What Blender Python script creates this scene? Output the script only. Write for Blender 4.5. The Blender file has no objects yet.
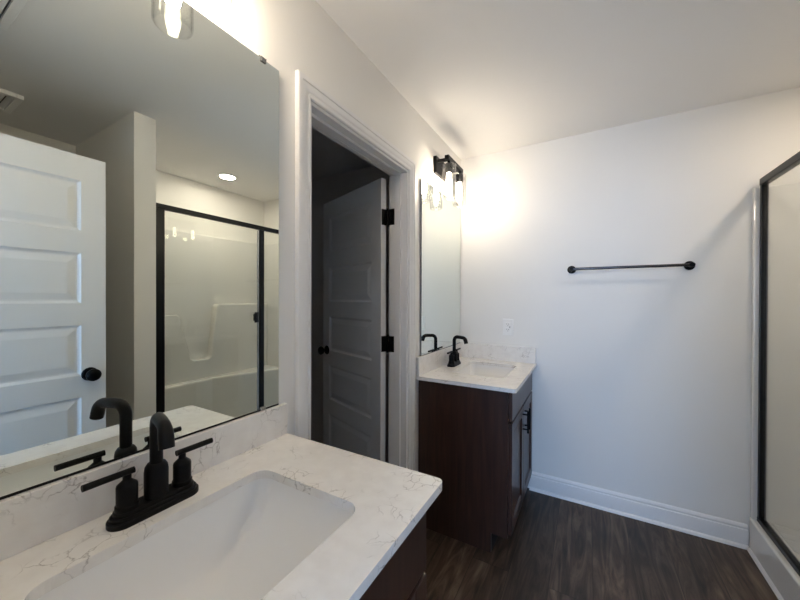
import bpy, bmesh, math, random
from math import sin, cos, pi, radians
from mathutils import Vector, Matrix

SC = bpy.context.scene
COL = SC.collection

# ------------------------------------------------------------------ camera
F_PX, YAW, PITCH, ROLL = 328.57, 29.75, -0.28, 0.178
CAM = Vector((0.873, 0.0, 1.348))
cd = bpy.data.cameras.new('camera')
cd.sensor_fit = 'HORIZONTAL'
cd.sensor_width = 36.0
cd.lens = F_PX / 800.0 * 36.0
cd.clip_start = 0.01
cam = bpy.data.objects.new('camera', cd)
COL.objects.link(cam)
_a, _b, _r = radians(YAW), radians(PITCH), radians(ROLL)
_F = Vector((-sin(_a) * cos(_b), cos(_a) * cos(_b), sin(_b)))
_R = Vector((cos(_a), sin(_a), 0))
_U = _R.cross(_F)
_R, _U = _R * cos(_r) + _U * sin(_r), _U * cos(_r) - _R * sin(_r)
m = Matrix((_R, _U, -_F)).transposed().to_4x4()
m.translation = CAM
cam.matrix_world = m
SC.camera = cam

# ------------------------------------------------------------------ light and exposure
SC.view_settings.view_transform = 'Standard'
SC.view_settings.look = 'None'
SC.view_settings.gamma = 1.0
SC.view_settings.use_curve_mapping = False
SC.view_settings.exposure = 0.15
BULB_STRENGTH = 132.0
BULB_COLOR = (1.0, 0.85, 0.67)
CAN_STRENGTH = 165.0
SKY_STRENGTH = 13.5
SKY_COLOR = (0.37, 0.60, 1.0)
w = bpy.data.worlds.new('world')
SC.world = w
w.use_nodes = True
bg = w.node_tree.nodes['Background']
bg.inputs['Color'].default_value = (*SKY_COLOR, 1)
bg.inputs['Strength'].default_value = SKY_STRENGTH

# ------------------------------------------------------------------ dimensions
H = 2.44
D = 2.485           # wall_back
XR = 2.36           # wall_right
Y0 = -0.02          # wall_front
WT = 0.115          # wall thickness
HC = 0.905          # counter height
PX0, PY0, PY1 = 1.46, 0.90, 1.012   # partition
GX = 1.673          # shower screen plane
OY0, OY1, OZ = 0.878, 1.604, 2.05  # closet opening in wall_left
DX0, DX1 = 0.565, 1.275             # entry opening in wall_front

# ------------------------------------------------------------------ materials
def new_mat(name):
    mt = bpy.data.materials.new(name)
    mt.use_nodes = True
    nt = mt.node_tree
    return mt, nt, nt.nodes['Principled BSDF']

def ln(nt, a, b):
    nt.links.new(a, b)

def simple(name, col, rough=0.5, metal=0.0, bump=0.0, bscale=200.0, spec=0.5, coat=0.0):
    mt, nt, p = new_mat(name)
    p.inputs['Base Color'].default_value = (*col, 1)
    p.inputs['Roughness'].default_value = rough
    p.inputs['Metallic'].default_value = metal
    p.inputs['Specular IOR Level'].default_value = spec
    p.inputs['Coat Weight'].default_value = coat
    if bump:
        tc = nt.nodes.new('ShaderNodeTexCoord')
        nz = nt.nodes.new('ShaderNodeTexNoise')
        nz.inputs['Scale'].default_value = bscale
        nz.inputs['Detail'].default_value = 4
        bp = nt.nodes.new('ShaderNodeBump')
        bp.inputs['Strength'].default_value = bump
        bp.inputs['Distance'].default_value = 0.002
        ln(nt, tc.outputs['Object'], nz.inputs['Vector'])
        ln(nt, nz.outputs['Fac'], bp.inputs['Height'])
        ln(nt, bp.outputs['Normal'], p.inputs['Normal'])
    return mt

def mapping(nt, scale=(1, 1, 1), rot=(0, 0, 0)):
    tc = nt.nodes.new('ShaderNodeTexCoord')
    mp = nt.nodes.new('ShaderNodeMapping')
    mp.inputs['Scale'].default_value = scale
    mp.inputs['Rotation'].default_value = rot
    ln(nt, tc.outputs['Object'], mp.inputs['Vector'])
    return mp.outputs['Vector']

def ramp(nt, src, stops):
    r = nt.nodes.new('ShaderNodeValToRGB')
    while len(r.color_ramp.elements) < len(stops):
        r.color_ramp.elements.new(0.5)
    for e, (pos, c) in zip(r.color_ramp.elements, stops):
        e.position = pos
        e.color = (*c, 1) if len(c) == 3 else c
    ln(nt, src, r.inputs['Fac'])
    return r.outputs['Color']

def mix(nt, fac, a, b, mode='MIX'):
    n = nt.nodes.new('ShaderNodeMix')
    n.data_type = 'RGBA'
    n.blend_type = mode
    for s, v in ((n.inputs['Factor'], fac), (n.inputs[6], a), (n.inputs[7], b)):
        if hasattr(v, 'is_linked'):
            ln(nt, v, s)
        elif isinstance(v, (int, float)):
            s.default_value = v
        else:
            s.default_value = (*v, 1)
    return n.outputs[2]

M = {}
M['wall'] = simple('wall_paint', (0.86, 0.845, 0.81), 0.55, bump=0.08, bscale=160)
M['ceiling'] = simple('ceiling_paint', (0.87, 0.86, 0.845), 0.9, bump=0.08, bscale=120)
M['trim'] = simple('trim_paint', (0.84, 0.83, 0.82), 0.32)
M['door'] = simple('door_paint', (0.84, 0.84, 0.83), 0.38)
M['black'] = simple('matte_black_metal', (0.0025, 0.0025, 0.003), 0.40, metal=0.0, spec=0.16)
M['frame_black'] = simple('black_anodised_frame', (0.004, 0.0042, 0.005), 0.32, spec=0.28)
M['bronze'] = simple('dark_bronze_metal', (0.09, 0.085, 0.085), 0.22, metal=0.9)
M['acrylic'] = simple('white_acrylic', (0.82, 0.81, 0.78), 0.14, coat=0.3)
M['porcelain'] = simple('white_porcelain', (0.92, 0.915, 0.90), 0.07, coat=0.5)
M['plastic'] = simple('white_plastic', (0.90, 0.895, 0.88), 0.3)
M['slot'] = simple('dark_slot', (0.02, 0.02, 0.02), 0.6)
M['steel'] = simple('brushed_steel', (0.55, 0.55, 0.55), 0.25, metal=1.0)
M['vent_dark'] = simple('vent_inside', (0.10, 0.10, 0.10), 0.8)
M['mirror_edge'] = simple('mirror_polished_edge', (0.62, 0.70, 0.66), 0.15)
M['mirror_back_edge_reflection'] = simple('mirror_backing_edge_reflection', (0.10, 0.11, 0.11), 0.6)  # backing colour, also painted on the left glass edge as a dark reflection
M['clip'] = simple('clear_clip_dark', (0.10, 0.10, 0.10), 0.25)
M['closet'] = simple('closet_paint', (0.80, 0.775, 0.745), 0.6, bump=0.08, bscale=160)
M['carpet'] = simple('bedroom_carpet', (0.45, 0.41, 0.36), 0.95, bump=0.4, bscale=500)

mt, nt, p = new_mat('mirror_silver')
p.inputs['Base Color'].default_value = (0.80, 0.845, 0.81, 1)
p.inputs['Metallic'].default_value = 1.0
p.inputs['Roughness'].default_value = 0.0
M['mirror'] = mt

def clear_glass(name, tint, ior):
    mt = bpy.data.materials.new(name)
    mt.use_nodes = True
    nt = mt.node_tree
    nt.nodes.remove(nt.nodes['Principled BSDF'])
    out = nt.nodes['Material Output']
    tr = nt.nodes.new('ShaderNodeBsdfTransparent')
    tr.inputs['Color'].default_value = (*tint, 1)
    gl = nt.nodes.new('ShaderNodeBsdfGlossy')
    gl.inputs['Roughness'].default_value = 0.0
    fr = nt.nodes.new('ShaderNodeFresnel')
    geo = nt.nodes.new('ShaderNodeNewGeometry')       # same reflectance entering and leaving the pane
    mr = nt.nodes.new('ShaderNodeMapRange')
    mr.inputs['To Min'].default_value = ior
    mr.inputs['To Max'].default_value = 1.0 / ior
    ln(nt, geo.outputs['Backfacing'], mr.inputs['Value'])
    ln(nt, mr.outputs['Result'], fr.inputs['IOR'])
    mx = nt.nodes.new('ShaderNodeMixShader')
    ln(nt, fr.outputs[0], mx.inputs[0])
    ln(nt, tr.outputs[0], mx.inputs[1])
    ln(nt, gl.outputs[0], mx.inputs[2])
    ln(nt, mx.outputs[0], out.inputs['Surface'])
    return mt
M['glass'] = clear_glass('clear_shower_glass', (0.975, 0.985, 0.975), 1.5)
M['shade'] = clear_glass('clear_lamp_glass', (0.97, 0.97, 0.965), 1.75)

def emit(name, col, s):
    mt, nt, p = new_mat(name)
    p.inputs['Base Color'].default_value = (0.9, 0.9, 0.9, 1)
    p.inputs['Emission Color'].default_value = (*col, 1)
    p.inputs['Emission Strength'].default_value = s
    return mt
M['bulb'] = emit('lit_bulb', BULB_COLOR, BULB_STRENGTH)
M['lens'] = emit('lit_downlight_lens', (1.0, 0.86, 0.70), CAN_STRENGTH)

# engineered stone: warm white with thin broken veins
mt, nt, p = new_mat('white_veined_quartz')
v = mapping(nt, (1, 1, 1))
nz = nt.nodes.new('ShaderNodeTexNoise'); nz.inputs['Scale'].default_value = 9; nz.inputs['Detail'].default_value = 6
ln(nt, v, nz.inputs['Vector'])
va = nt.nodes.new('ShaderNodeVectorMath'); va.operation = 'MULTIPLY_ADD'
va.inputs[1].default_value = (0.16, 0.16, 0.16)
ln(nt, nz.outputs['Color'], va.inputs[0]); ln(nt, v, va.inputs[2])
vo = nt.nodes.new('ShaderNodeTexVoronoi'); vo.feature = 'DISTANCE_TO_EDGE'; vo.inputs['Scale'].default_value = 24
ln(nt, va.outputs[0], vo.inputs['Vector'])
line = ramp(nt, vo.outputs['Distance'], [(0.0, (1, 1, 1)), (0.020, (0.4, 0.4, 0.4)), (0.045, (0, 0, 0))])
nm = nt.nodes.new('ShaderNodeTexNoise'); nm.inputs['Scale'].default_value = 13; nm.inputs['Detail'].default_value = 3
ln(nt, v, nm.inputs['Vector'])
mask = ramp(nt, nm.outputs['Fac'], [(0.50, (0, 0, 0)), (0.62, (1, 1, 1))])
vein = mix(nt, 1.0, line, mask, 'MULTIPLY')
nb = nt.nodes.new('ShaderNodeTexNoise'); nb.inputs['Scale'].default_value = 30; nb.inputs['Detail'].default_value = 8
ln(nt, v, nb.inputs['Vector'])
base = ramp(nt, nb.outputs['Fac'], [(0.35, (0.80, 0.775, 0.74)), (0.65, (0.85, 0.83, 0.795))])
bw = nt.nodes.new('ShaderNodeRGBToBW'); ln(nt, vein, bw.inputs[0])
mu = nt.nodes.new('ShaderNodeMath'); mu.operation = 'MULTIPLY'; mu.inputs[1].default_value = 0.62
ln(nt, bw.outputs[0], mu.inputs[0])
ln(nt, mix(nt, mu.outputs[0], base, (0.20, 0.165, 0.14)), p.inputs['Base Color'])
p.inputs['Roughness'].default_value = 0.18
M['quartz'] = mt

# dark stained wood
def wood(name, c0, c1, c2, scale):
    mt, nt, p = new_mat(name)
    v = mapping(nt, scale)
    n1 = nt.nodes.new('ShaderNodeTexNoise'); n1.inputs['Scale'].default_value = 1.0
    n1.inputs['Detail'].default_value = 8; n1.inputs['Distortion'].default_value = 0.6
    ln(nt, v, n1.inputs['Vector'])
    ln(nt, ramp(nt, n1.outputs['Fac'], [(0.3, c0), (0.5, c1), (0.72, c2)]), p.inputs['Base Color'])
    p.inputs['Roughness'].default_value = 0.36
    p.inputs['Coat Weight'].default_value = 0.15
    p.inputs['Coat Roughness'].default_value = 0.3
    return mt
M['wood'] = wood('espresso_stained_wood', (0.026, 0.0108, 0.0068), (0.041, 0.0172, 0.0108), (0.060, 0.026, 0.0165), (45, 45, 3))
M['toe'] = simple('toe_kick_dark', (0.012, 0.007, 0.005), 0.6)

# plank floor, boards running along the room (y)
mt, nt, p = new_mat('dark_oak_planks')
v = mapping(nt, (1, 1, 1), (0, 0, pi / 2))
br = nt.nodes.new('ShaderNodeTexBrick')
br.offset = 0.37
br.inputs['Color1'].default_value = (0.0, 0.0, 0.0, 1)
br.inputs['Color2'].default_value = (1.0, 1.0, 1.0, 1)
br.inputs['Mortar'].default_value = (0.5, 0.5, 0.5, 1)
br.inputs['Scale'].default_value = 1.0
br.inputs['Mortar Size'].default_value = 0.0010
br.inputs['Mortar Smooth'].default_value = 0.1
br.inputs['Bias'].default_value = 0.0
br.inputs['Brick Width'].default_value = 1.22
br.inputs['Row Height'].default_value = 0.18
ln(nt, v, br.inputs['Vector'])
gv = nt.nodes.new('ShaderNodeMapping'); gv.inputs['Scale'].default_value = (2.0, 17, 1)
ln(nt, v, gv.inputs['Vector'])
off = nt.nodes.new('ShaderNodeVectorMath'); off.operation = 'MULTIPLY_ADD'
off.inputs[1].default_value = (7.0, 5.0, 3.0)
ln(nt, br.outputs['Color'], off.inputs[0]); ln(nt, gv.outputs[0], off.inputs[2])
g1 = nt.nodes.new('ShaderNodeTexNoise'); g1.inputs['Scale'].default_value = 1.0; g1.inputs['Detail'].default_value = 9
g1.inputs['Roughness'].default_value = 0.62; g1.inputs['Distortion'].default_value = 1.8
ln(nt, off.outputs[0], g1.inputs['Vector'])
grain = ramp(nt, g1.outputs['Fac'], [(0.32, (0.014, 0.009, 0.006)), (0.46, (0.052, 0.034, 0.023)), (0.58, (0.100, 0.070, 0.049)), (0.76, (0.19, 0.142, 0.104))])
g2 = nt.nodes.new('ShaderNodeTexNoise'); g2.inputs['Scale'].default_value = 4.5; g2.inputs['Detail'].default_value = 5
ln(nt, v, g2.inputs['Vector'])
blot = ramp(nt, g2.outputs['Fac'], [(0.3, (0.62, 0.62, 0.62)), (0.7, (1.25, 1.22, 1.2))])
c1 = mix(nt, 1.0, grain, blot, 'MULTIPLY')
tone = ramp(nt, br.outputs['Color'], [(0.0, (0.70, 0.70, 0.70)), (1.0, (1.25, 1.21, 1.17))])
c2 = mix(nt, 1.0, c1, tone, 'MULTIPLY')
ln(nt, mix(nt, br.outputs['Fac'], c2, (0.006, 0.004, 0.003)), p.inputs['Base Color'])
p.inputs['Roughness'].default_value = 0.42
bp = nt.nodes.new('ShaderNodeBump'); bp.inputs['Strength'].default_value = 0.15; bp.inputs['Distance'].default_value = 0.002
ln(nt, g1.outputs['Fac'], bp.inputs['Height']); ln(nt, bp.outputs['Normal'], p.inputs['Normal'])
M['floor'] = mt

# ------------------------------------------------------------------ mesh helpers
class MB:
    """collects faces; build() links them as one mesh object"""
    def __init__(self):
        self.v = []; self.f = []; self.mi = []
    def add(self, vs, fs, mi=0):
        o = len(self.v)
        self.v += [tuple(x) for x in vs]
        self.f += [tuple(i + o for i in f) for f in fs]
        self.mi += [mi] * len(fs)
        return self
    def box(self, x0, x1, y0, y1, z0, z1, mi=0):
        vs = [(x, y, z) for z in (z0, z1) for y in (y0, y1) for x in (x0, x1)]
        return self.add(vs, [(0, 2, 3, 1), (4, 5, 7, 6), (0, 1, 5, 4), (2, 6, 7, 3), (0, 4, 6, 2), (1, 3, 7, 5)], mi)
    def frustum(self, ra, rb, mi=0):
        """two loops of equal length joined and capped"""
        n = len(ra)
        fs = [(i, (i + 1) % n, n + (i + 1) % n, n + i) for i in range(n)]
        fs += [tuple(range(n - 1, -1, -1)), tuple(range(n, 2 * n))]
        return self.add(list(ra) + list(rb), fs, mi)
    def loft(self, rings, cap0=True, cap1=True, mi=0, flip=False):
        n = len(rings[0]); vs = [q for r in rings for q in r]; fs = []
        for k in range(len(rings) - 1):
            for i in range(n):
                j = (i + 1) % n
                fs.append((k * n + i, k * n + j, (k + 1) * n + j, (k + 1) * n + i))
        if cap0: fs.append(tuple(range(n - 1, -1, -1)))
        if cap1: fs.append(tuple(range((len(rings) - 1) * n, len(rings) * n)))
        if flip: fs = [tuple(reversed(f)) for f in fs]
        return self.add(vs, fs, mi)
    def tube(self, path, r, seg=20, sx=1.0, mi=0):
        """round bar along a path; r is a number or one per point"""
        path = [Vector(q) for q in path]
        rs = r if isinstance(r, (list, tuple)) else [r] * len(path)
        up = None; rings = []
        for i, q in enumerate(path):
            t = (path[min(i + 1, len(path) - 1)] - path[max(i - 1, 0)]).normalized()
            if up is None:
                up = Vector((0, 0, 1)) if abs(t.z) < 0.9 else Vector((0, 1, 0))
            a = (up - t * up.dot(t)).normalized(); b = t.cross(a); up = a
            rings.append([q + (a * cos(2 * pi * k / seg) + b * sin(2 * pi * k / seg) * sx) * rs[i] for k in range(seg)])
        return self.loft(rings, mi=mi)
    def lathe(self, prof, c=(0, 0, 0), seg=32, axis='z', mi=0, closed=True):
        """prof: list of (radius, height)"""
        rings = []
        for r, h in prof:
            ring = []
            for k in range(seg):
                u, w_ = r * cos(2 * pi * k / seg), r * sin(2 * pi * k / seg)
                if axis == 'z': q = (c[0] + u, c[1] + w_, c[2] + h)
                elif axis == 'x': q = (c[0] + h, c[1] + u, c[2] + w_)
                else: q = (c[0] + w_, c[1] + h, c[2] + u)
                ring.append(q)
            rings.append(ring)
        return self.loft(rings, closed, closed, mi)
    def build(self, name, mats, parent=None, smooth=False, bevel=0.0, segs=2, loc=None, angle=35):
        me = bpy.data.meshes.new(name)
        me.from_pydata(self.v, [], self.f)
        if not isinstance(mats, (list, tuple)): mats = [mats]
        for q in mats: me.materials.append(q)
        me.polygons.foreach_set('material_index', self.mi)
        bm = bmesh.new(); bm.from_mesh(me)
        bmesh.ops.remove_doubles(bm, verts=bm.verts, dist=1e-6)
        bmesh.ops.recalc_face_normals(bm, faces=bm.faces)
        bm.to_mesh(me); bm.free()
        me.update()
        if smooth:
            me.polygons.foreach_set('use_smooth', [True] * len(me.polygons))
            if smooth != 'all':
                me.set_sharp_from_angle(angle=radians(angle))
        o = bpy.data.objects.new(name, me)
        COL.objects.link(o)
        if parent: o.parent = parent
        if loc: o.location = loc
        if bevel:
            b = o.modifiers.new('bevel', 'BEVEL')
            b.width = bevel; b.segments = segs; b.limit_method = 'ANGLE'; b.angle_limit = radians(40)
            b.harden_normals = False
        return o

def tag(o, label=None, cat=None, group=None, kind=None):
    if label: o['label'] = label
    if cat: o['category'] = cat
    if group: o['group'] = group
    if kind: o['kind'] = kind
    return o

def empty(name, loc=(0, 0, 0), rz=0.0):
    o = bpy.data.objects.new(name, None)
    o.empty_display_size = 0.05
    COL.objects.link(o)
    o.location = loc
    o.rotation_euler = (0, 0, rz)
    return o

def structure(name, mb, mats, **k):
    return tag(mb.build(name, mats, **k), kind='structure')

def rrect(cx, cy, hx, hy, r, z, n=8):
    pts = []
    for (sx, sy, a0) in ((1, 1, 0), (-1, 1, 90), (-1, -1, 180), (1, -1, 270)):
        for k in range(n + 1):
            a = radians(a0 + 90 * k / n)
            pts.append((cx + sx * (hx - r) + r * cos(a), cy + sy * (hy - r) + r * sin(a), z))
    return pts

def copy_tree(o, parent=None):
    c = o.copy(); COL.objects.link(c)
    if parent: c.parent = parent
    for ch in list(o.children): copy_tree(ch, c)
    return c

# ------------------------------------------------------------------ room shell
structure('floor', MB().box(-2.7, XR + .1, Y0 - .14, D + .1, -.06, 0), M['floor'])
structure('ceiling', MB().box(-2.7, XR + .1, Y0 - .14, D + .1, H, H + .06), M['ceiling'])
wl = MB()
wl.box(-WT, 0, Y0 - .12, OY0 - .016, 0, H)
wl.box(-WT, 0, OY1 + .016, D, 0, H)
wl.box(-WT, 0, OY0 - .016, OY1 + .016, OZ + .016, H)
structure('wall_left', wl, M['wall'])
structure('wall_back', MB().box(-2.7, XR + .1, D, D + .1, 0, H), M['wall'])
structure('wall_right', MB().box(XR, XR + .1, Y0 - .12, D, 0, H), M['wall'])
wf = MB()
wf.box(0, DX0, Y0 - .12, Y0, 0, H)
wf.box(DX1, XR, Y0 - .12, Y0, 0, H)
wf.box(DX0, DX1, Y0 - .12, Y0, 2.045, H)
structure('wall_front', wf, M['wall'])
structure('wall_partition', MB().box(PX0, XR, PY0, PY1, 0, H), M['wall'])

# dark room behind the half open door in wall_left
cl = MB()
cl.box(-2.60, -2.50, .05, 2.35, 0, H)
cl.box(-2.50, -WT, -.02, .05, 0, H)
cl.box(-2.50, -WT, 2.25, 2.35, 0, H)
structure('wall_closet', cl, M['closet'])

# unseen bedroom shell, added so daylight enters low; its window opening lets it in
structure('floor_unseen_bedroom', MB().box(-1.2, 3.4, -3.3, Y0 - .14, -.06, 0), M['carpet'])
structure('ceiling_unseen_bedroom', MB().box(-1.2, 3.4, -3.3, Y0 - .14, H, H + .06), M['ceiling'])
wb = MB()
wb.box(-1.3, -1.2, -3.3, Y0 - .12, 0, H)
wb.box(3.4, 3.5, -3.3, Y0 - .12, 0, H)
wb.box(-1.2, .0, -3.4, -3.3, 0, H); wb.box(2.0, 3.4, -3.4, -3.3, 0, H)
wb.box(.0, 2.0, -3.4, -3.3, 0, .55); wb.box(.0, 2.0, -3.4, -3.3, 2.15, H)
wb.box(XR, 3.4, Y0 - .12, Y0 - .02, 0, H); wb.box(-1.2, -WT, Y0 - .12, Y0 - .02, 0, H)
structure('wall_unseen_bedroom', wb, M['wall'])

# portal so that the daylight through the entry is sampled well
pl = bpy.data.lights.new('daylight_portal', 'AREA')
pl.shape = 'RECTANGLE'; pl.size = DX1 - DX0; pl.size_y = 2.045
pl.cycles.is_portal = True
po = bpy.data.objects.new('daylight_portal', pl); COL.objects.link(po)
po.location = ((DX0 + DX1) / 2, Y0 - .13, 1.0225)
po.rotation_euler = (radians(90), 0, 0)

# ------------------------------------------------------------------ casing, jamb, baseboards
def casing(name, a0, a1, top, to3d, prof):
    """profile (u outward from the opening, v off the wall) swept round three sides with mitres"""
    rings = []
    for (s, z, ds, dz) in ((a0, 0, -1, 0), (a0, top, -1, 1), (a1, top, 1, 1), (a1, 0, 1, 0)):
        rings.append([to3d(s + ds * u, z + dz * u, v) for u, v in prof])
    return structure(name, MB().loft(rings), M['trim'], smooth=True, angle=25)
CP = [(0, 0), (0, .008), (.003, .011), (.008, .012), (.012, .0095), (.020, .0095), (.026, .013), (.036, .0155),
      (.044, .015), (.047, .018), (.056, .0185), (.063, .0175), (.066, .014), (.066, 0)]
casing('trim_1', OY0 - .012, OY1 + .012, OZ + .010, lambda s, z, v: (v, s, z), CP)
casing('trim_2', OY0 - .012, OY1 + .012, OZ + .010, lambda s, z, v: (-WT - v, s, z), CP)
jb = MB()
for (y0, y1) in ((OY0 - .016, OY0), (OY1, OY1 + .016)):
    jb.box(-WT, 0, y0, y1, 0, OZ)
jb.box(-WT, 0, OY0 - .016, OY1 + .016, OZ, OZ + .016)
jb.box(-.074, -.038, OY0, OY0 + .011, 0, OZ - .011)
jb.box(-.074, -.038, OY1 - .011, OY1, 0, OZ - .011)
jb.box(-.074, -.038, OY0, OY1, OZ - .011, OZ)
structure('trim_3', jb, M['trim'], bevel=.0015)
j2 = MB()
j2.box(DX0, DX0 + .014, Y0 - .12, Y0, 0, 2.045); j2.box(DX1 - .014, DX1, Y0 - .12, Y0, 0, 2.045)
j2.box(DX0 + .014, DX1 - .014, Y0 - .12, Y0, 2.031, 2.045)
structure('trim_4', j2, M['trim'], bevel=.0015)

BP = [(0, 0), (.014, 0), (.014, .092), (.0125, .097), (.009, .100), (.009, .106), (.0105, .110), (.0085, .117), (.005, .122), (.003, .125), (0, .125)]
def baseboard(name, p0, p1, n):
    p0, p1, n = Vector(p0), Vector(p1), Vector(n)
    rings = [[q + n * u + Vector((0, 0, z)) for u, z in BP] for q in (p0, p1)]
    shoe = [(.014, 0)] + [(.014 + .013 * cos(radians(a)), .018 * sin(radians(a))) for a in (0, 20, 40, 60, 80, 90)] 
    r2 = [[q + n * u + Vector((0, 0, z)) for u, z in shoe] for q in (p0, p1)]
    return structure(name, MB().loft(rings).loft(r2), M['trim'], smooth=True, angle=25)
baseboard('baseboard_back', (.522, D, 0), (1.632, D, 0), (0, -1, 0))
baseboard('baseboard_partition', (PX0, PY0, 0), (PX0, PY1, 0), (-1, 0, 0))
baseboard('baseboard_right', (XR, Y0, 0), (XR, PY0, 0), (-1, 0, 0))
baseboard('baseboard_closet', (-2.50, .05, 0), (-2.50, 2.25, 0), (1, 0, 0))

# ------------------------------------------------------------------ five panel doors
def panel_door(name, loc, rz, wd, ht, mats, knob_side_only=None):
    """local frame: hinge line at the origin, leaf along +x, thickness from y=0 to y=.035"""
    t = empty(name, loc, rz)
    T = .035
    st, tr, br_, mr = .092, .120, .275, .105
    ph = (ht - tr - br_ - 4 * mr) / 5
    lf = MB()
    lf.box(0, st, 0, T, 0, ht); lf.box(wd - st, wd, 0, T, 0, ht)
    zs = []
    z = 0
    for k in range(6):
        h = br_ if k == 0 else (tr if k == 5 else mr)
        lf.box(st, wd - st, 0, T, z, z + h)
        z += h
        if k < 5: zs.append((z, z + ph))
        z += ph
    lf.build('leaf', M['door'], t)
    for (z0, z1) in zs:
        pm = MB()
        x0, x1 = st, wd - st
        for s in (0, 1):
            f = (lambda d: T - d) if s == 0 else (lambda d: d)
            def ring(e, d): return [(x0 + e, f(d), z0 + e), (x1 - e, f(d), z0 + e), (x1 - e, f(d), z1 - e), (x0 + e, f(d), z1 - e)]
            rr = [ring(0, 0), ring(.006, .006), ring(.012, .0095), ring(.018, .0095), ring(.045, .0035), ring(.048, .003)]
            pm.loft(rr, False, True)
        pm.build('panel', M['door'], t)
    # knobs both sides, latch side
    kx, kz = wd - .062, .965
    for s in (-1, 1):
        k = MB()
        y = T if s > 0 else 0
        k.lathe([(.0, 0), (.031, 0), (.032, .004), (.028, .009), (.012, .011), (.0105, .026), (.014, .031), (.024, .036), (.029, .046), (.0285, .054), (.022, .062), (.010, .066), (0, .0665)][1:-1],
                (0, 0, 0), 28, 'y')
        k.v = [(x + kx, y + s * yy, z + kz) for x, yy, z in k.v]
        kb = k.build('door_knob', M['black'], t, smooth=True)
        kb['label'] = 'round matte black door knob'
    return t

# entry door folded open beside the camera, seen only in the big mirror
d1 = panel_door('door_1', (1.285, -.004, .012), radians(90), .703, 2.012, None)
tag(d1, 'white five panel entry door with black knob, reflected at the left of the big mirror', 'door', kind='structure')

ANG = 110.0
d2 = panel_door('door_2', (-.137, OY1 - .002, .012), radians(270 - ANG), .70, 2.020, None)
tag(d2, 'white five panel door standing ajar into the dark room behind the casing', 'door', kind='structure')
for z in (.20, 1.075, 1.80):
    hb = MB()
    hb.tube([(-.006, -.006, z - .045), (-.006, -.006, z + .045)], .0065, 14)
    hb.tube([(-.006, -.006, z - .052), (-.006, -.006, z - .045)], .0045, 14)
    hb.tube([(-.006, -.006, z + .045), (-.006, -.006, z + .052)], .0045, 14)
    hb.box(-.003, .0, -.004, .031, z - .045, z + .045)
    h_ = hb.build('hinge', M['black'], d2, smooth=True)
    h_['label'] = 'black butt hinge'
hl = MB()
for z in (.212, 1.087, 1.812):
    hl.box(-WT - .002, -WT + .033, OY1 - .003, OY1 + .001, z - .045, z + .045)
hl.box(-.02, -.0185, OY1 - .0005, OY1, 0, 0.01)
hl.build('trim_5', M['black'])
bpy.data.objects['trim_5']['kind'] = 'structure'

# ------------------------------------------------------------------ vanities
VW = .775
def shaker(mb, x, y0, y1, z0, z1, fr=.055, t=.019):
    mb.box(x, x + t, y0, y0 + fr, z0, z1); mb.box(x, x + t, y1 - fr, y1, z0, z1)
    mb.box(x, x + t, y0 + fr, y1 - fr, z0, z0 + fr); mb.box(x, x + t, y0 + fr, y1 - fr, z1 - fr, z1)
    a = [(x + t, y0 + fr, z0 + fr), (x + t, y1 - fr, z0 + fr), (x + t, y1 - fr, z1 - fr), (x + t, y0 + fr, z1 - fr)]
    e = .008
    b = [(x + t * .55, y0 + fr + e, z0 + fr + e), (x + t * .55, y1 - fr - e, z0 + fr + e), (x + t * .55, y1 - fr - e, z1 - fr - e), (x + t * .55, y0 + fr + e, z1 - fr - e)]
    mb.loft([a, b], False, True)
    mb.box(x + .002, x + .008, y0 + fr - .002, y1 - fr + .002, z0 + fr - .002, z1 - fr + .002)
    return mb

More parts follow.
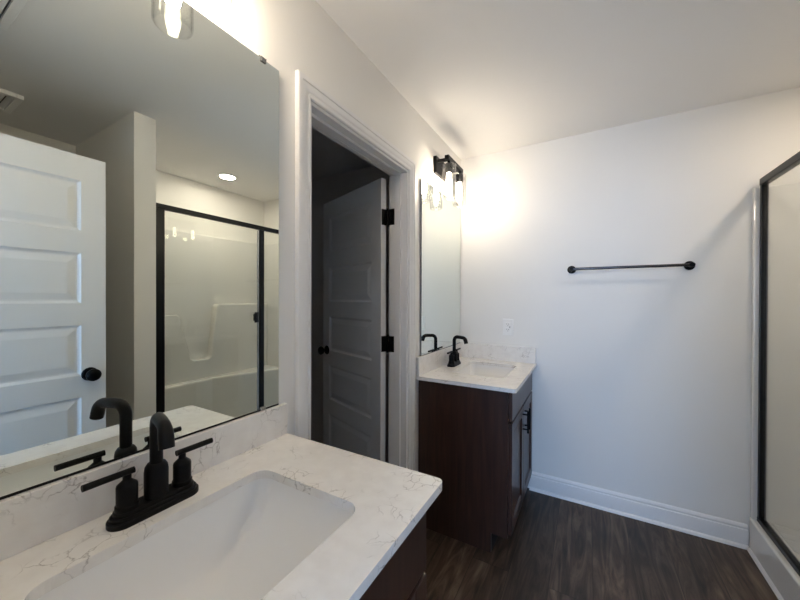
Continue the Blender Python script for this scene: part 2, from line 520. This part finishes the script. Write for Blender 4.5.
def vanity(y_wall, sgn, lab, HC, sp, VW, VD):
    """built from the wall end (local y=0) outwards; sgn is the direction in world y"""
    s = sgn
    def Y(a, b):  # ordered world-direction interval
        return (min(s * a, s * b), max(s * a, s * b))
    TH = .021
    top = HC - TH
    end = VW - .03                     # cabinet side under the overhanging top
    cab = tag(empty('vanity_cabinet', (0, y_wall, 0)), lab['cab'], 'cabinet', 'bathroom vanity cabinets')
    FX = VD - .045
    b = MB()
    ya, yb = Y(end - .018, end)        # exposed side, notched for the toe kick
    poly = [(.003, 0), (FX - .085, 0), (FX - .085, .105), (FX, .105), (FX, top - .001), (.003, top - .001)]
    b.frustum([(x, ya, z) for x, z in poly], [(x, yb, z) for x, z in poly])
    y0, y1 = Y(.002, .020)
    b.frustum([(x, y0, z) for x, z in poly], [(x, y1, z) for x, z in poly])
    y0, y1 = Y(.020, end - .018)
    b.box(.003, FX - .002, y0, y1, .105, .123)
    b.box(.003, .015, y0, y1, .123, top - .001)
    # face frame
    b.box(FX - .019, FX, y0, y1, .105, .140); b.box(FX - .019, FX, y0, y1, .682, .712); b.box(FX - .019, FX, y0, y1, top - .045, top - .001)
    for c in (.038, (end) / 2, end - .038):
        y0, y1 = Y(c - .019, c + .019)
        b.box(FX - .019, FX, y0, y1, .14, top - .045)
    body = b.build('body', M['wood'], cab, bevel=.0012)
    y0, y1 = Y(.020, end - .018)
    MB().box(FX - .097, FX - .083, y0, y1, 0, .105).build('toe_kick', M['toe'], cab)
    y0, y1 = Y(.014, end - .014)
    MB().box(FX, FX + .019, y0, y1, .708, top - .012).build('drawer_front', M['wood'], cab, bevel=.003)
    gap = .002
    for (a, c, hy) in ((.014, end / 2 - gap, end / 2 - .034), (end / 2 + gap, end - .014, end / 2 + .034)):
        y0, y1 = Y(a, c)
        d = shaker(MB(), FX, y0, y1, .118, .697).build('door', M['wood'], cab, bevel=.0018)
        h = MB(); x = FX + .019 + .030; yy = s * hy
        h.tube([(x, yy, .545), (x, yy, .675)], .0058, 16)
        for z in (.566, .654): h.tube([(FX + .018, yy, z), (x, yy, z)], .0045, 12)
        hd = h.build('pull', M['black'], d, smooth=True, bevel=0)
        hd['label'] = 'black bar pull'
    # countertop with the sink cut-out
    shx, shy = .160, .213
    scy = lab['sink']
    scx = .298
    ct = tag(empty('countertop', (0, y_wall, HC - TH)), lab['top'], 'countertop', 'white stone vanity tops')
    bm = bmesh.new()
    r = .016
    out = [(.002, .0), (VD, .0)]
    for k in range(7):
        a = radians(90 * k / 6)
        out.append((VD - r + r * cos(a), VW - r + r * sin(a)))
    out.append((.002, VW))
    out = [(x, s * y) for x, y in out]
    hole = [(x, y) for x, y, _ in rrect(scx, s * scy, shx, shy, .036, 0, 8)]
    lv = []
    for z in (TH, 0):
        loops = []
        for pts in (out, hole):
            vs = [bm.verts.new((x, y, z)) for x, y in pts]
            es = [bm.edges.new((vs[i], vs[(i + 1) % len(vs)])) for i in range(len(vs))]
            loops.append((vs, es))
        bmesh.ops.triangle_fill(bm, use_beauty=True, edges=loops[0][1] + loops[1][1])
        lv.append(loops)
    for k in (0, 1):
        A, B = lv[0][k][0], lv[1][k][0]
        for i in range(len(A)):
            j = (i + 1) % len(A)
            bm.faces.new((A[i], A[j], B[j], B[i]))
    bmesh.ops.recalc_face_normals(bm, faces=bm.faces)
    me = bpy.data.meshes.new('slab'); bm.to_mesh(me); bm.free()
    me.materials.append(M['quartz'])
    o = bpy.data.objects.new('slab', me); COL.objects.link(o); o.parent = ct
    bv = o.modifiers.new('bevel', 'BEVEL'); bv.width = .0025; bv.segments = 3; bv.limit_method = 'ANGLE'; bv.angle_limit = radians(50)
    y0, y1 = Y(0.0, VW)
    MB().box(.002, .021, y0, y1, TH + .0002, TH + sp).build('backsplash', M['quartz'], ct, bevel=.0015)
    y0, y1 = Y(0.001, .020)
    MB().box(.0212, VD - .004, y0, y1, TH + .0002, TH + sp).build('side_splash', M['quartz'], ct, bevel=.0015)
    # undermount basin
    sk = tag(empty('undermount_sink', (scx, y_wall + s * scy, HC - TH)), lab['basin'], 'sink', 'white undermount sinks')
    prof = [(0.0, .000, .000, .038), (-.012, .000, .000, .038), (-.040, .003, .006, .034), (-.070, .007, .018, .030), (-.095, .012, .038, .027),
            (-.115, .019, .068, .026), (-.127, .029, .104, .026), (-.134, .046, .138, .026), (-.137, .078, .168, .026), (-.1385, .122, .181, .022)]
    rings = [rrect(0, 0, shx + .006 - dx, shy + .006 - dy, rc, z, 8) for z, dx, dy, rc in prof]
    bs = MB().loft(rings, False, True)
    outer = [rrect(0, 0, shx + .028, shy + .028, .06, 0, 8), rrect(0, 0, shx + .028, shy + .028, .06, -.012, 8),
             rrect(0, 0, shx + .016, shy + .014, .06, -.05, 8), rrect(0, 0, shx - .02, shy - .06, .05, -.135, 8), rrect(0, 0, .06, .06, .04, -.150, 8)]
    bs.loft(outer, False, True)
    bs.loft([rings[0], outer[0]], False, False)
    bs.build('basin', M['porcelain'], sk, smooth=True, angle=60)
    dr = MB().lathe([(.010, 0), (.0215, .0), (.0225, .0015), (.019, .003), (.012, .0022), (.011, .006), (.002, .008)], (0, 0, -.1388), 28)
    dk = dr.build('drain', M['black'], sk, smooth=True)
    return cab, ct, sk

vanity(-.010, 1, dict(sink=.363,
       cab='dark espresso vanity cabinet beneath the stone counter at the bottom of the view',
       top='white veined quartz counter in front of the big mirror, at bottom left',
       basin='large white rectangular basin sunk in the counter below the big mirror'), .905, .0985, .761, .570)
vanity(D - .003, -1, dict(sink=.352,
       cab='dark espresso two door vanity cabinet standing in the far corner',
       top='small white quartz counter with splash against the far corner walls',
       basin='small white rectangular basin in the far corner vanity top'), .893, .110, .765, .563)

# ------------------------------------------------------------------ faucets
def faucet(loc, label):
    t = tag(empty('faucet', loc), label, 'faucet', 'matte black centerset faucets')
    bp_ = MB()
    for (hx, hy, z0, z1) in ((.027, .083, 0, .011), (.0245, .0785, .011, .018), (.0215, .073, .018, .026)):
        bp_.loft([rrect(0, 0, hx, hy, hx * .98, z0, 10), rrect(0, 0, hx, hy, hx * .98, z1 - .002, 10), rrect(0, 0, hx - .002, hy - .002, hx * .96 - .002, z1, 10)], True, True)
    bp_.build('base_plate', M['black'], t, smooth=True)
    sp = MB()
    sp.lathe([(.0215, .024), (.0215, .078), (.0200, .088), (.0165, .094), (.0142, .096)], (0, 0, 0), 32)
    # gooseneck, swivelled a little, its outlet widening
    sw = radians(-14)
    def P(q, z): return (q * cos(sw), q * sin(sw), z)
    path = [P(0, .094), P(0, .168)]
    for k in range(1, 9):
        a = radians(86 * k / 8); path.append(P(.026 - .026 * cos(a), .168 + .026 * sin(a)))
    path += [P(.050, .1935), P(.068, .1920)]
    R2 = .024
    for k in range(1, 9):
        a = radians(5 + 68 * k / 8); path.append(P(.0685 + R2 * (sin(a) - sin(radians(5))), .1920 + R2 * (cos(a) - cos(radians(5)))))
    q0, z0 = .0685 + R2 * (sin(radians(73)) - sin(radians(5))), .1920 + R2 * (cos(radians(73)) - cos(radians(5)))
    dq, dz = cos(radians(73)), -sin(radians(73))
    path += [P(q0 + dq * .010, z0 + dz * .010), P(q0 + dq * .022, z0 + dz * .022)]
    n_ = len(path)
    sp.tube(path, [.0118] * (n_ - 8) + [.0120, .0123, .0126, .0129, .0131, .0132, .0133, .0131], 24)
    sp.build('spout', M['black'], t, smooth=True, angle=50)
    for s in (-1, 1):
        h = MB()
        h.lathe([(.0195, .024), (.0195, .034), (.0175, .036), (.0175, .070), (.0165, .074), (.009, .081), (.0072, .083), (.0072, .0935)], (0, s * .051, 0), 28)
        hp = h.build('handle', M['black'], t, smooth=True, angle=40)
        l = MB()
        dirv = Vector((.0, s, 0))
        p0 = Vector((0, s * .051, .097)) - dirv * .012
        l.tube([p0, p0 + dirv * .079], .0062, 16)
        l.build('lever', M['black'], hp, smooth=True, angle=40)
    lr = MB(); lr.tube([(-.022, 0, .02), (-.022, 0, .055)], .003, 10); lr.lathe([(.005, .053), (.006, .058), (.004, .063)], (-.022, 0, 0), 12)
    lr.build('lift_rod', M['black'], t, smooth=True)
    return t
fa = faucet((.082, .347, .9052), 'large matte black two handle faucet standing beside the big basin')
fb = copy_tree(fa)
fb.location = (.080, 2.138, .8932)
fb['label'] = 'small looking matte black faucet on the far corner vanity top'

# ------------------------------------------------------------------ mirrors
def mirror(y0, y1, z0, z1, label, clips):
    t = tag(empty('wall_mirror', (0.0, (y0 + y1) / 2, z0)), label, 'mirror', 'frameless wall mirrors')
    hw, h = (y1 - y0) / 2, z1 - z0
    g = MB().box(.006, .011, -hw, hw, .005, h, 0)
    o = g.build('glass', [M['mirror_edge'], M['mirror'], M['mirror_back_edge_reflection']], t)
    for pl_ in o.data.polygons:
        if pl_.normal.x > .9: pl_.material_index = 1
        if pl_.normal.x < -.9 or pl_.normal.y < -.9: pl_.material_index = 2  # left edge coloured dark to stand for what it reflects
    bk = MB().box(.0005, .006, -hw + .02, hw - .02, .02, h - .02).build('backing', M['mirror_back_edge_reflection'], t)
    MB().box(.0005, .0115, -hw, hw, 0, .0048).build('bottom_channel', M['frame_black'], t)
    for (yy, topc) in clips:
        c = MB(); y = yy - (y0 + y1) / 2
        if topc:
            c.box(.0005, .006, y - .009, y + .009, h, h + .010); c.box(.0005, .0145, y - .009, y + .009, h, h + .004)
            c.box(.0112, .0145, y - .009, y + .009, h - .010, h + .004)
        else:
            c.box(.0112, .0145, y - .009, y + .009, .0, .010)
        c.build('clip', M['clip'] if topc else M['steel'], t, bevel=.001)
    return t
mirror(.004, .723, 1.0045, 2.075, 'big frameless mirror above the counter at left, showing the open white door',
       [(.10, True), (.664, True), (.664, False)])
mirror(1.768, 2.455, 1.002, 2.064, 'small frameless mirror above the far corner vanity', [(1.85, True), (2.38, True)])

# ------------------------------------------------------------------ vanity lights
def vanity_light(loc, label):
    t = tag(empty('vanity_light', loc), label, 'wall light', 'two lamp vanity lights')
    MB().box(0, .022, -.125, .125, 2.150, 2.258).build('back_plate', M['black'], t, bevel=.002)
    MB().box(.084, .112, -.140, .140, 2.214, 2.240).build('bar', M['black'], t, bevel=.002)
    for s in (-1, 1):
        y = s * .1
        MB().box(.021, .085, y - .010, y + .010, 2.217, 2.237).build('arm', M['black'], t, bevel=.0015)
        sk = MB().lathe([(.010, 2.214), (.010, 2.196), (.0240, 2.195), (.0260, 2.191), (.0260, 2.158), (.0245, 2.153), (.020, 2.141), (.016, 2.139)], (.098, y, 0), 28)
        sk.build('socket', M['black'], t, smooth=True, angle=40)
        R0, t_ = .046, .0025
        sh = MB()
        sh.lathe([(.0432, 2.162), (.0432, 2.186), (.0440, 2.188), (.0455, 2.187), (.046, 2.185), (.046, 1.990), (.0455, 1.984), (.043, 1.979), (.0405, 1.977)], (.098, y, 0), 40, closed=False)
        sh.lathe([(.0405, 1.977), (.0405, 1.9795), (.042, 1.983), (.0432, 1.988), (.0432, 2.1585), (.0262, 2.1585), (.0262, 2.162), (.0432, 2.162)], (.098, y, 0), 40, closed=False)
        g = sh.build('glass_shade', M['shade'], t, smooth=True, angle=50)
        g['label'] = 'clear glass cylinder shade'
        bl = MB().lathe([(.006, 2.139), (.0125, 2.136), (.0130, 2.112), (.0150, 2.096), (.0185, 2.074), (.0190, 2.056), (.0170, 2.042), (.0120, 2.033), (.005, 2.029)], (.098, y, 0), 24)
        b = bl.build('bulb', M['bulb'], t, smooth=True, angle=60)
        b['label'] = 'glowing bulb'
    return t
vl = vanity_light((0, .355, .080), 'two lamp black wall light with clear glass shades above the big mirror')
v2 = copy_tree(vl)
v2.location = (0, 2.080, .012)
v2['label'] = 'two lamp black wall light in the far corner, above the small mirror'

# ------------------------------------------------------------------ towel bar, outlet
tb = tag(empty('towel_bar', (1.080, D, 1.543)), 'dark metal towel bar on the bare far wall', 'towel bar')
TBY = -.062
MB().tube([(-.300, TBY, 0), (.300, TBY, 0)], .0085, 20).build('rod', M['bronze'], tb, smooth=True)
for s in (-1, 1):
    k = MB().lathe([(.024, 0), (.026, .002), (.026, .008), (.020, .013), (.011, .016), (.010, .050), (.0135, .053), (.0135, .071), (.011, .074), (.004, .0745)], (0, 0, 0), 28, 'y')
    k.v = [(x + s * .302, -y - .0005, z) for x, y, z in k.v]
    k.build('post', M['black'], tb, smooth=True, angle=40)

ot = tag(empty('wall_outlet', (.366, D, 1.140)), 'white duplex wall outlet above the corner vanity splash', 'outlet')
pm = MB(); pm.loft([[(x, -.0003, z) for x, z in ((-.037, -.060), (.037, -.060), (.037, .060), (-.037, .060))],
                    [(x, -.004, z) for x, z in ((-.037, -.060), (.037, -.060), (.037, .060), (-.037, .060))],
                    [(x, -.006, z) for x, z in ((-.034, -.057), (.034, -.057), (.034, .057), (-.034, .057))]])
pm.build('cover_plate', M['plastic'], ot)
for s in (-1, 1):
    r_ = MB(); z = s * .0195
    r_.box(-.017, .017, -.0078, -.0055, z - .0145, z + .0145)
    q = r_.build('receptacle', M['plastic'], ot, bevel=.001)
    sl = MB(); sl.box(-.008, -.0055, -.0082, -.0076, z - .001, z + .008); sl.box(.0055, .008, -.0082, -.0076, z - .001, z + .007); sl.box(-.002, .002, -.0082, -.0076, z - .010, z - .006)
    sl.build('slot', M['slot'], q)
MB().box(.0125, .0165, -.0083, -.0076, -.006, .006).build('test_button', M['slot'], ot)

# ------------------------------------------------------------------ shower
SY0, SY1 = PY1 + .006, D - .002
sh = tag(empty('shower_unit', (GX, (SY0 + SY1) / 2, 0)), 'white moulded shower unit with low curb and soap ledges behind the black framed glass', 'shower')
ox, oy = GX, (SY0 + SY1) / 2
def S(mb):
    mb.v = [(x - ox, y - oy, z) for x, y, z in mb.v]
    return mb
CX0, CX1 = 1.636, 1.720
pan = MB()
pan.box(CX0, CX1, SY0, SY1, 0, .172)
pan.box(CX1, XR - .003, SY0, SY1, 0, .055)
S(pan).build('pan', M['acrylic'], sh, bevel=.010, segs=4)
ZT = 1.945
wa = MB()
def ushape(xf, z0, z1):
    t = .028
    poly = [(xf, SY0), (XR - .002, SY0), (XR - .002, SY1), (xf, SY1), (xf, SY1 - t), (XR - .030, SY1 - t), (XR - .030, SY0 + t), (xf, SY0 + t)]
    wa.frustum([(x, y, z0) for x, y in poly], [(x, y, z1) for x, y in poly])
ushape(CX1 + .001, .056, .1722)
ushape(CX0 + .004, .1726, ZT)
S(wa).build('surround', M['acrylic'], sh, bevel=.006, segs=3)
# moulded ledge with its trapezoid soap niche
lg = MB()
ya, yb = SY0 + .027, SY1 - .027
poly = [(ya, .05), (yb, .05), (yb, 1.29), (1.900, 1.29), (1.872, 1.27), (1.822, .80), (1.795, .775), (1.665, .775), (1.640, .80), (1.545, 1.18), (1.520, 1.20), (ya, 1.20)]
lg.frustum([(2.255, y, z) for y, z in poly], [(XR - .028, y, z) for y, z in poly])
S(lg).build('soap_ledge', M['acrylic'], sh, bevel=.014, segs=4)
se = MB()
poly = [(2.180, ya), (2.180, 1.640), (2.200, 1.80), (2.180, 1.86), (2.08, 2.15), (1.98, yb), (2.27, yb), (2.27, ya)]
se.frustum([(x, y, .055) for x, y in poly], [(x, y, .60) for x, y in poly])
S(se).build('seat', M['acrylic'], sh, bevel=.020, segs=5)

structure('trim_6', MB().loft([[(x, y, z) for x, z in ((CX0 - .001, 0), (CX0 - .013, 0), (CX0 - .012, .007), (CX0 - .008, .014), (CX0 - .001, .018))] for y in (SY0 - .002, D - .028)]), M['trim'], smooth=True)

sc = tag(empty('shower_screen', (GX, (SY0 + SY1) / 2, .172)), 'black framed clear glass shower screen with hinged door, at right', 'shower screen')
def T_(mb):
    mb.v = [(x - ox, y - oy, z - .172) for x, y, z in mb.v]
    return mb
JY0, JY1 = SY0 + .030, SY1 - .030
ZH = 1.985
T_(MB().box(GX - .016, GX + .016, JY0, JY1, ZH - .036, ZH)).build('header', M['frame_black'], sc, bevel=.003)
T_(MB().box(GX - .015, GX + .015, JY0, JY1, .1722, .198)).build('sill_rail', M['frame_black'], sc, bevel=.003)
T_(MB().box(GX - .013, GX + .013, JY0, JY0 + .105, .198, ZH - .036)).build('hinge_jamb', M['frame_black'], sc, bevel=.002)
T_(MB().box(GX - .013, GX + .013, JY1 - .022, JY1, .198, ZH - .036)).build('wall_jamb', M['frame_black'], sc, bevel=.002)
T_(MB().box(GX - .014, GX + .014, 1.903, 1.947, .198, ZH - .036)).build('mullion', M['frame_black'], sc, bevel=.002)
dg = MB().box(GX - .004, GX + .002, JY0 + .107, 1.886, .206, ZH - .044)
dgo = T_(dg).build('glass_door', M['glass'], sc)
de = MB().box(GX - .006, GX + .004, 1.886, 1.896, .206, ZH - .044)
T_(de).build('door_seal', M['steel'], dgo)
hn = MB().box(GX - .042, GX - .030, 1.836, 1.868, 1.135, 1.225).box(GX - .031, GX - .004, 1.844, 1.860, 1.150, 1.210)
T_(hn).build('door_handle', M['frame_black'], dgo, bevel=.001)
T_(MB().box(GX - .003, GX + .003, 1.948, JY1 - .0225, .1985, ZH - .0365)).build('fixed_glass', M['glass'], sc)

# ------------------------------------------------------------------ ceiling fittings
cn = tag(empty('recessed_downlight', (1.971, 1.801, H)), 'round lit ceiling downlight over the shower, seen in the big mirror', 'ceiling light')
MB().lathe([(.060, -.0005), (.082, -.0005), (.083, -.004), (.078, -.008), (.064, -.009), (.060, -.006)], (0, 0, 0), 40).build('trim_ring', M['plastic'], cn, smooth=True)
MB().lathe([(.002, -.0062), (.0615, -.0062), (.0615, -.002), (.002, -.002)], (0, 0, 0), 40).build('lens', M['lens'], cn)

def register(name, loc, sx, sy, label, cat, depth, n):
    t = tag(empty(name, loc), label, cat)
    f = MB(); b_ = .028
    for (x0, x1, y0, y1) in ((-sx, sx, -sy, -sy + b_), (-sx, sx, sy - b_, sy), (-sx, -sx + b_, -sy + b_, sy - b_), (sx - b_, sx, -sy + b_, sy - b_)):
        f.box(x0, x1, y0, y1, -depth, -.0005)
    f.build('frame', M['plastic'], t, bevel=.003)
    MB().box(-sx + b_, sx - b_, -sy + b_, sy - b_, -.003, -.0006).build('duct', M['vent_dark'], t)
    for k in range(n):
        y = -sy + b_ + (k + .5) * (2 * sy - 2 * b_) / n
        q = MB().frustum([(-sx + b_, y - .008, -.004), (-sx + b_, y - .006, -.004), (-sx + b_, y + .008, -depth * .8), (-sx + b_, y + .006, -depth * .8)],
                         [(sx - b_, y - .008, -.004), (sx - b_, y - .006, -.004), (sx - b_, y + .008, -depth * .8), (sx - b_, y + .006, -depth * .8)])
        q.build('louver', M['plastic'], t)
    return t
register('ceiling_register', (1.04, .235, H), .16, .135, 'white slatted ceiling vent at the very top left of the big mirror', 'vent', .014, 7)
register('exhaust_fan', (1.95, .405, H), .135, .135, 'white square ceiling fan grille above the door in the big mirror', 'fan', .022, 8)
